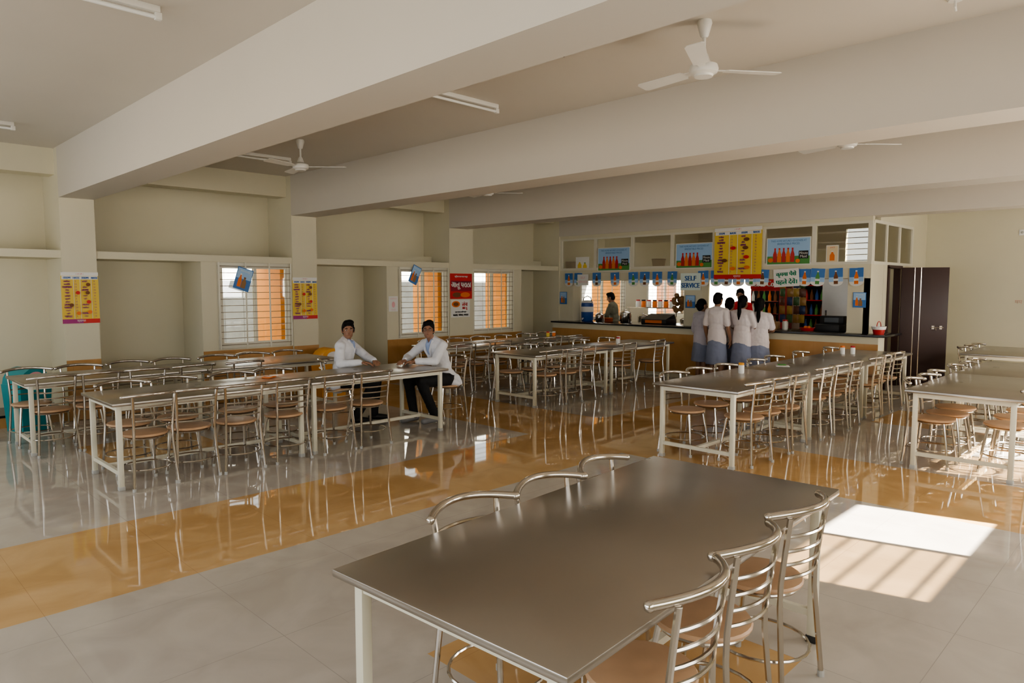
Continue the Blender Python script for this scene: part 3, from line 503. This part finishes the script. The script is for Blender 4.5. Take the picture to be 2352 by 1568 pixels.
# ---------------------------------------------------------------- people
ctex=bpy.data.textures.new('cloth_folds','CLOUDS'); ctex.noise_scale=.07; ctex.noise_depth=1
def blob(name,pr,m,parent,vox=.008,sm=2,fold=0):
    b=MB()
    for p in pr:
        if p[0]=='c': b.cap(p[1],p[2],p[3],p[4],m)
        elif p[0]=='l': b.lathe(p[1],m,n=24,M=p[2])
        else: b.ell(p[1],p[2],m,p[3] if len(p)>3 else None)
    bmesh.ops.recalc_face_normals(b.bm,faces=b.bm.faces)
    me=bpy.data.meshes.new('tmp'); b.bm.to_mesh(me); b.bm.free(); o=bpy.data.objects.new('tmp',me); COL.objects.link(o)
    r=o.modifiers.new('r','REMESH'); r.mode='VOXEL'; r.voxel_size=vox; s=o.modifiers.new('s','SMOOTH'); s.iterations=sm; s.factor=.5
    if fold:
        dm=o.modifiers.new('d','DISPLACE'); dm.texture=ctex; dm.strength=fold; dm.mid_level=.4; dm.texture_coords='LOCAL'
    dg=bpy.context.evaluated_depsgraph_get(); dg.update(); me2=bpy.data.meshes.new_from_object(o.evaluated_get(dg)); bpy.data.objects.remove(o); bpy.data.meshes.remove(me)
    me2.name=name; me2.materials.clear(); me2.materials.append(m); me2.shade_smooth(); q=bpy.data.objects.new(name,me2); COL.objects.link(q); q.parent=parent; return q
def hand(W,d,n,side,curl=.5):
    W=V(W);d=V(d).normalized();n=V(n);n=(n-d*n.dot(d)).normalized();lat=d.cross(n)*side; P=[]
    for k in (-1,0,1): P.append(('c',W+d*.01+lat*.012*k,W+d*.085+lat*.026*k,.017,.0125))
    for i,L in enumerate((.072,.082,.077,.06)):
        a=W+d*.085+lat*(.031-.0205*i); c1=a+(d*math.cos(curl*.5)+n*math.sin(curl*.5)+lat*(.12-.08*i))*L*.5; c2=c1+(d*math.cos(curl*1.5)+n*math.sin(curl*1.5))*L*.5
        P+= [('c',a,c1,.0098,.0092),('c',c1,c2,.0092,.008)]
    a=W+d*.025+lat*.026; c1=a+(d*.7+lat*.6+n*.25)*.042; c2=c1+(d*.9+lat*.2+n*.3)*.032
    P+= [('c',a,c1,.013,.0112),('c',c1,c2,.011,.009)]; return P
def stand(h=1.6,**k):
    J=dict(P=(0,0,.95),C=(0,.0,1.22),N=(0,-.015,1.43),H=(0,.015,1.585),yaw=0,pit=0,sh=[(-.165,-.01,1.375),(.165,-.01,1.375)],el=[(-.225,-.03,1.1),(.225,-.03,1.1)],wr=[(-.23,.07,.87),(.23,.07,.87)],hd=[(0,.2,-1),(0,.2,-1)],hp=[(-.085,0,.92),(.085,0,.92)],kn=[(-.09,.02,.5),(.09,.02,.5)],an=[(-.09,-.02,.085),(.09,-.02,.085)],to=[(-.105,.15,.035),(.105,.15,.035)])
    J.update(k); s=h/1.7
    for q,v in J.items():
        if q in('yaw','pit'): continue
        J[q]=tuple(x*s for x in v) if not isinstance(v,list) else ([tuple(x*s for x in p) for p in v] if q!='hd' else v)
    return J
def person(label,loc,rz,J,top,bot,skin=skinM,sleeve=.55,style='trousers',hair='short',group=None,face=False,glasses=False,coat=False,shoe=blk,wid=1.0,collar=None,pn='shirt'):
    r=tag(E('person',loc,rz),label,'person',group); P,Cc,N,H=[V(J[k]) for k in 'PCNH']
    ax=(N-P).normalized(); lat=V((1,0,0)); lat=(lat-ax*lat.dot(ax)).normalized(); fw=ax.cross(lat); Mt=Mx((lat,fw,ax)).transposed()
    def torso(g):
        T_=[('e',P,(.15*wid+g,.105+g,.13+g),Mt),('e',P.lerp(N,.3),(.132*wid+g,.098+g,.16+g),Mt),('e',Cc.lerp(N,.15),(.158*wid+g,.108+g,.19+g),Mt),('c',V(J['sh'][0]),V(J['sh'][1]),.052+g,.052+g),('c',Cc.lerp(N,.6)-lat*.06,Cc.lerp(N,.6)+lat*.06,.09+g,.09+g)]
        return T_+[('c',N-fw*.015-ax*.01,N.lerp(V(q),.75)-fw*.01,.05+g*.6,.05+g*.6) for q in J['sh']]
    Mh=Mx.Translation(H)@Mx.Rotation(J['yaw'],4,'Z')@Mx.Rotation(J['pit'],4,'X'); R3=Mh.to_3x3(); T=lambda *q:Mh@V(q)
    head=[('e',T(0,-.008,.02),(.073,.09,.097),R3),('e',T(0,.028,-.045),(.056,.06,.062),R3),('e',T(0,.062,-.082),(.024,.02,.02),R3),('c',T(0,.083,.012),T(0,.098,-.02),.009,.014),('e',T(-.074,-.005,-.005),(.011,.022,.032),R3),('e',T(.074,-.005,-.005),(.011,.022,.032),R3),('c',N-ax*.03,T(0,-.02,-.05),.054,.05),('c',T(-.03,.075,.03),T(.03,.075,.03),.011,.011),('c',T(-.016,.08,-.05),T(.016,.08,-.05),.01,.01)]
    body=torso(0)+head
    for i,s in ((0,-1),(1,1)):
        S,El,Wr=V(J['sh'][i]),V(J['el'][i]),V(J['wr'][i]); body+= [('c',S,El,.047,.038),('c',El,El.lerp(Wr,.35),.038,.036),('c',El.lerp(Wr,.35),Wr,.036,.024)]
        hd=V(J['hd'][i]); pal=V((0,0,-1)) if abs(hd.normalized().z)<.6 else V((-s,0,0)); body+=hand(Wr,hd,pal,-s)
        hp,kn,an,to=[V(J[k][i]) for k in('hp','kn','an','to')]; body+= [('c',hp,kn,.078,.053),('c',kn,kn.lerp(an,.3),.053,.05),('c',kn.lerp(an,.3),an,.05,.034),('c',an-V((0,0,.035)),to,.036,.028)]
    blob('body',body,skin,r,.007 if not face else .0055)
    g=.016; up=torso(g)
    if style=='skirt': up+=[('l',[(.001,P.z-.17),(.168,P.z-.165),(.17,P.z-.05),(.155,P.z+.1),(.001,P.z+.12)],Mx.Diagonal((1,.76,1,1)))]
    elif coat: up+=[('e',P-ax*.05-fw*.02,(.16*wid+g,.105+g,.12+g),Mt)]
    for i in (0,1):
        S,El,Wr=V(J['sh'][i]),V(J['el'][i]),V(J['wr'][i])
        if sleeve<=.6: up+=[('c',S,S.lerp(El,sleeve/.6*.85),.066,.058)]
        else: up+=[('c',S,El,.064,.053),('c',El,El.lerp(Wr,min(1,(sleeve-.6)/.4)*.93),.053,.04)]
    if coat: up+=[('c',V((s*.15,-.03,P.z-.06)),V((s*.17,-.08,.49)),.05,.035) for s in (-1,1)]+[('c',V((-.1,-.11,P.z)),V((-.12,-.15,.49)),.04,.03),('c',V((.1,-.11,P.z)),V((.12,-.15,.49)),.04,.03)]
    sh=blob(pn,up,top,r,.009,2,.016)
    if collar:
        blob('shirt_front',[('e',N+fw*.085-ax*.10,(.042,.042,.11),Mt),('c',N+lat*.045+fw*.03+ax*.01,N+lat*.012+fw*.10-ax*.04,.02,.012),('c',N-lat*.045+fw*.03+ax*.01,N-lat*.012+fw*.10-ax*.04,.02,.012)],collar,r,.006,2)
        for s in (-1,1): blob('lapel',[('c',N+lat*s*.06+fw*.03,N+lat*s*.058+fw*.115-ax*.10,.022,.02),('c',N+lat*s*.058+fw*.115-ax*.10,N+lat*s*.012+fw*.118-ax*.26,.02,.01)],top,r,.006,2)
    lo=[('e',P-ax*.02,(.155*wid+g,.11+g,.13+g),Mt)]
    if style=='skirt': lo=[('l',[(.001,.40),(.20,.402),(.19,.55),(.165,P.z-.12),(.14,P.z+.05),(.001,P.z+.06)],Mx.Diagonal((1,.8,1,1)))]
    else:
        for i in (0,1):
            hp,kn,an,to=[V(J[k][i]) for k in('hp','kn','an','to')]; lo+=[('c',hp,kn,.093,.07),('c',kn,an,.07,.055)]
    blob(style,lo,bot,r,.01,3,.012)
    for i in (0,1):
        an,to=V(J['an'][i]),V(J['to'][i]); blob('shoe',[('c',an+V((0,-.01,-.035)),to+V((0,.01,0)),.046,.036),('c',an-V((0,.04,.045)),to+V((0,.01,-.01)),.036,.028)],shoe,r,.009)
    if hair=='short': hp=[('e',T(0,-.018,.04),(.079,.0925,.093),R3),('e',T(0,-.042,.0),(.0755,.066,.082),R3),('e',T(-.014,.018,.102),(.058,.056,.036),R3),('e',T(.03,.03,.092),(.036,.04,.03),R3)]+[('c',T(s*.071,.016,.03),T(s*.068,.022,-.012),.013,.007) for s in (-1,1)]
    else: hp=[('e',T(0,-.022,.043),(.082,.093,.09),R3),('e',T(0,-.045,.0),(.079,.07,.085),R3),('e',T(0,-.055,-.03),(.072,.055,.07),R3)]
    if hair=='tail': hp+=[('e',T(0,-.11,-.01),(.03,.03,.03)),('c',T(0,-.12,-.02),T(.0,-.125,-.18),.032,.034),('c',T(0,-.125,-.18),T(0,-.115,-.36),.034,.014)]
    if hair=='bun': hp+=[('e',T(0,-.115,.0),(.042,.038,.042))]
    blob('hair',hp,hairM,r,.006,1,.008)
    if face:
        for s in(-1,1):
            b=MB(); b.ell(T(s*.03,.0715,.008),(.0125,.008,.0052),wht,R3,10); b.ell(T(s*.03,.078,.008),(.0055,.0025,.0052),blk,R3,8); b.build('eye',r)
            b=MB(); b.tube([T(s*.013,.085,.028),T(s*.03,.085,.033),T(s*.047,.074,.027)],[.003,.0045,.003],hairM,6); b.build('eyebrow',r)
        b=MB(); b.tube([T(-.02,.084,-.05),T(0,.09,-.048),T(.02,.084,-.05)],[.002,.005,.002],C('lip',(.20,.07,.055)),6); b.build('mouth',r)
    if glasses:
        b=MB()
        for s in(-1,1):
            b.tube([T(s*.032+.02*math.cos(a*PI/8),.094,.006+.013*math.sin(a*PI/8)) for a in range(16)],.0014,blk,5,True); b.tube([T(s*.052,.094,.01),T(s*.078,.0,.01)],.0014,blk,5)
        b.tube([T(-.011,.097,.009),T(.011,.097,.009)],.0014,blk,5); b.build('glasses',r)
    return r
hz=lambda hx,hy: math.atan2(hy,hx)-PI/2
# seated pair
a1=hz(.82,-.57); p1=(4.78,7.85,0)
J1=dict(P=(0,0,.57),C=(.03,.05,.83),N=(.05,.09,1.08),H=(.075,.115,1.205),yaw=-1.4,pit=-.03,sh=[(-.13,.13,1.015),(.21,.02,1.01)],el=[(.03,.34,.86),(.37,.03,.81)],wr=[(.25,.44,.825),(.41,.28,.825)],hd=[(.95,.2,-.05),(.1,1,-.05)],hp=[(-.1,.04,.55),(.1,.04,.55)],kn=[(-.1,.46,.54),(.12,.44,.54)],an=[(-.12,.42,.09),(.08,.2,.09)],to=[(-.14,.58,.035),(.08,.36,.035)])
person('person in white coat sitting behind the table, looking toward the camera',p1,a1,J1,coatM,blackCl,sleeve=1,face=True,coat=True,collar=blueSh,pn='coat')
chair(p1[0],p1[1],a1,'steel chair occupied by the person without glasses','occupied steel chairs')
a2=hz(-1,.1); p2=(5.92,7.1,0)
J2=dict(P=(0,0,.57),C=(0,.11,.83),N=(0,.21,1.07),H=(0,.265,1.195),yaw=.9,pit=.03,sh=[(-.17,.16,1.005),(.17,.22,1.005)],el=[(-.27,.34,.82),(.25,.43,.83)],wr=[(-.13,.54,.82),(.0,.62,.825)],hd=[(.5,1,-.05),(-.6,1,-.05)],hp=[(-.1,.04,.55),(.1,.04,.55)],kn=[(-.14,.47,.55),(.12,.5,.55)],an=[(-.12,.25,.09),(.12,.42,.09)],to=[(-.12,.42,.035),(.12,.58,.035)])
person('person in white coat and glasses leaning on the table end',p2,a2,J2,coatM,blackCl,sleeve=1,face=True,glasses=True,coat=True,collar=blueSh,shoe=C('grey_shoe',(.25,.25,.26)),pn='coat')
chair(p2[0],p2[1],a2,'steel chair occupied by the person with glasses','occupied steel chairs')
# students at the counter
SX=11.35; q=-PI/2
fwd=dict(el=[(-.23,.06,1.12),(.23,.06,1.12)],wr=[(-.14,.28,1.08),(.14,.28,1.08)],hd=[(.3,1,-.1),(-.3,1,-.1)])
person('student in pale shirt with arms hanging, tallest at the counter, seen from behind',(SX-.1,ky(1648,SX-.1),0),q,stand(1.64),pinkSh,greySk,skin2,.55,'skirt','short')
person('student with long black ponytail and pale shirt at the counter',(SX,ky(1706,SX),0),q-.1,stand(1.6,**fwd),pinkSh,greySk,skin2,.55,'skirt','tail')
person('student with dark ponytail, rightmost of the group at the counter',(SX+.12,ky(1745,SX+.12),0),q+.25,stand(1.55,**fwd),pinkSh,greySk,skin2,.55,'skirt','tail')
person('student in lavender kurta, leftmost of the group at the counter',(SX+.15,ky(1612,SX+.15),0),q-.45,stand(1.52),lavSh,greySk,skin2,.7,'skirt','bun')
person('student mostly hidden between the two tallest students at the counter',(SX+.28,ky(1676,SX+.28),0),q,stand(1.55,el=[(-.2,.05,1.12),(.2,.05,1.12)],wr=[(-.12,.12,.98),(.12,.12,.98)],hd=[(.3,1,-.1),(-.3,1,-.1)]),pinkSh,greySk,skin2,.55,'skirt','bun')
person('kitchen worker in grey-green vest standing at the work table',(13.55,ky(1415,13.6),0),.35,stand(1.64,C=(0,.04,1.22),N=(0,.06,1.42),H=(0,.11,1.56),pit=-.35,sh=[(-.165,.06,1.37),(.165,.06,1.37)],el=[(-.23,.14,1.14),(.23,.14,1.14)],wr=[(-.12,.36,1.05),(.12,.36,1.05)],hd=[(.2,1,-.2),(-.2,1,-.2)]),C('olive_vest',(.17,.17,.12),.9),blackCl,skinM,.95,face=True)
person('counter server in red shirt behind the students',(13.2,ky(1700,13.2),0),PI/2,stand(1.72,yaw=.3,pit=-.2),C('red_shirt',(.60,.03,.04),.85),blackCl,skinM,.6,face=True)
# ---------------------------------------------------------------- light, world, camera
def area(name,loc,dirv,sx,sy,e,c=(1,1,1)):
    l=bpy.data.lights.new(name,'AREA'); l.shape='RECTANGLE'; l.size=sx; l.size_y=sy; l.energy=e; l.color=c
    o=bpy.data.objects.new(name,l); COL.objects.link(o); o.location=loc; o.rotation_euler=V(dirv).to_track_quat('-Z','Y').to_euler(); return o
s=bpy.data.lights.new('sun','SUN'); s.energy=80; s.angle=.009; s.color=(1,.93,.82); so=bpy.data.objects.new('sun',s); COL.objects.link(so); so.rotation_euler=V((-.25,1,-.625)).to_track_quat('-Z','Y').to_euler()
for a,b in WINR: area('window_daylight',((a+b)/2,-1.28,1.75),(0,1,-.05),1.9,.62,60,(1,.97,.91))  # added area lamps boosting the daylight at the right wall openings
for y in (2.25,7.75): area('window_daylight',(-1.95,y,1.75),(1,0,0),4.4,1.6,22 if y<5 else 16,(1,.98,.95))  # added fill lamps in the unseen openings behind the camera
area('window_daylight',(1.5,-1.25,1.75),(0,1,0),4,1.2,50,(1,.98,.94))  # added fill lamp in front of solid wall, no window here
area('kitchen_light',(14,8,3.3),(0,0,-1),1.5,4,28,(1,.97,.92)); area('kitchen_light',(13.4,5.3,3.3),(0,0,-1),.8,2,9,(1,.97,.92))  # added area lamps that brighten the kitchen interior from above
w=bpy.data.worlds.new('sky'); SC.world=w; w.use_nodes=True; bg=w.node_tree.nodes['Background']; bg.inputs[0].default_value=(.9,.95,1,1); bg.inputs[1].default_value=3.0
try: SC.view_settings.look='AgX - Medium High Contrast'
except Exception as e: print(e)
cd=bpy.data.cameras.new('camera'); cd.lens=24.49; cd.sensor_width=36; co=bpy.data.objects.new('camera',cd); COL.objects.link(co); co.location=(0,0,1.75); co.rotation_euler=(math.radians(90-4.43),0,math.radians(44.7-90)); cd.clip_start=.05; SC.camera=co
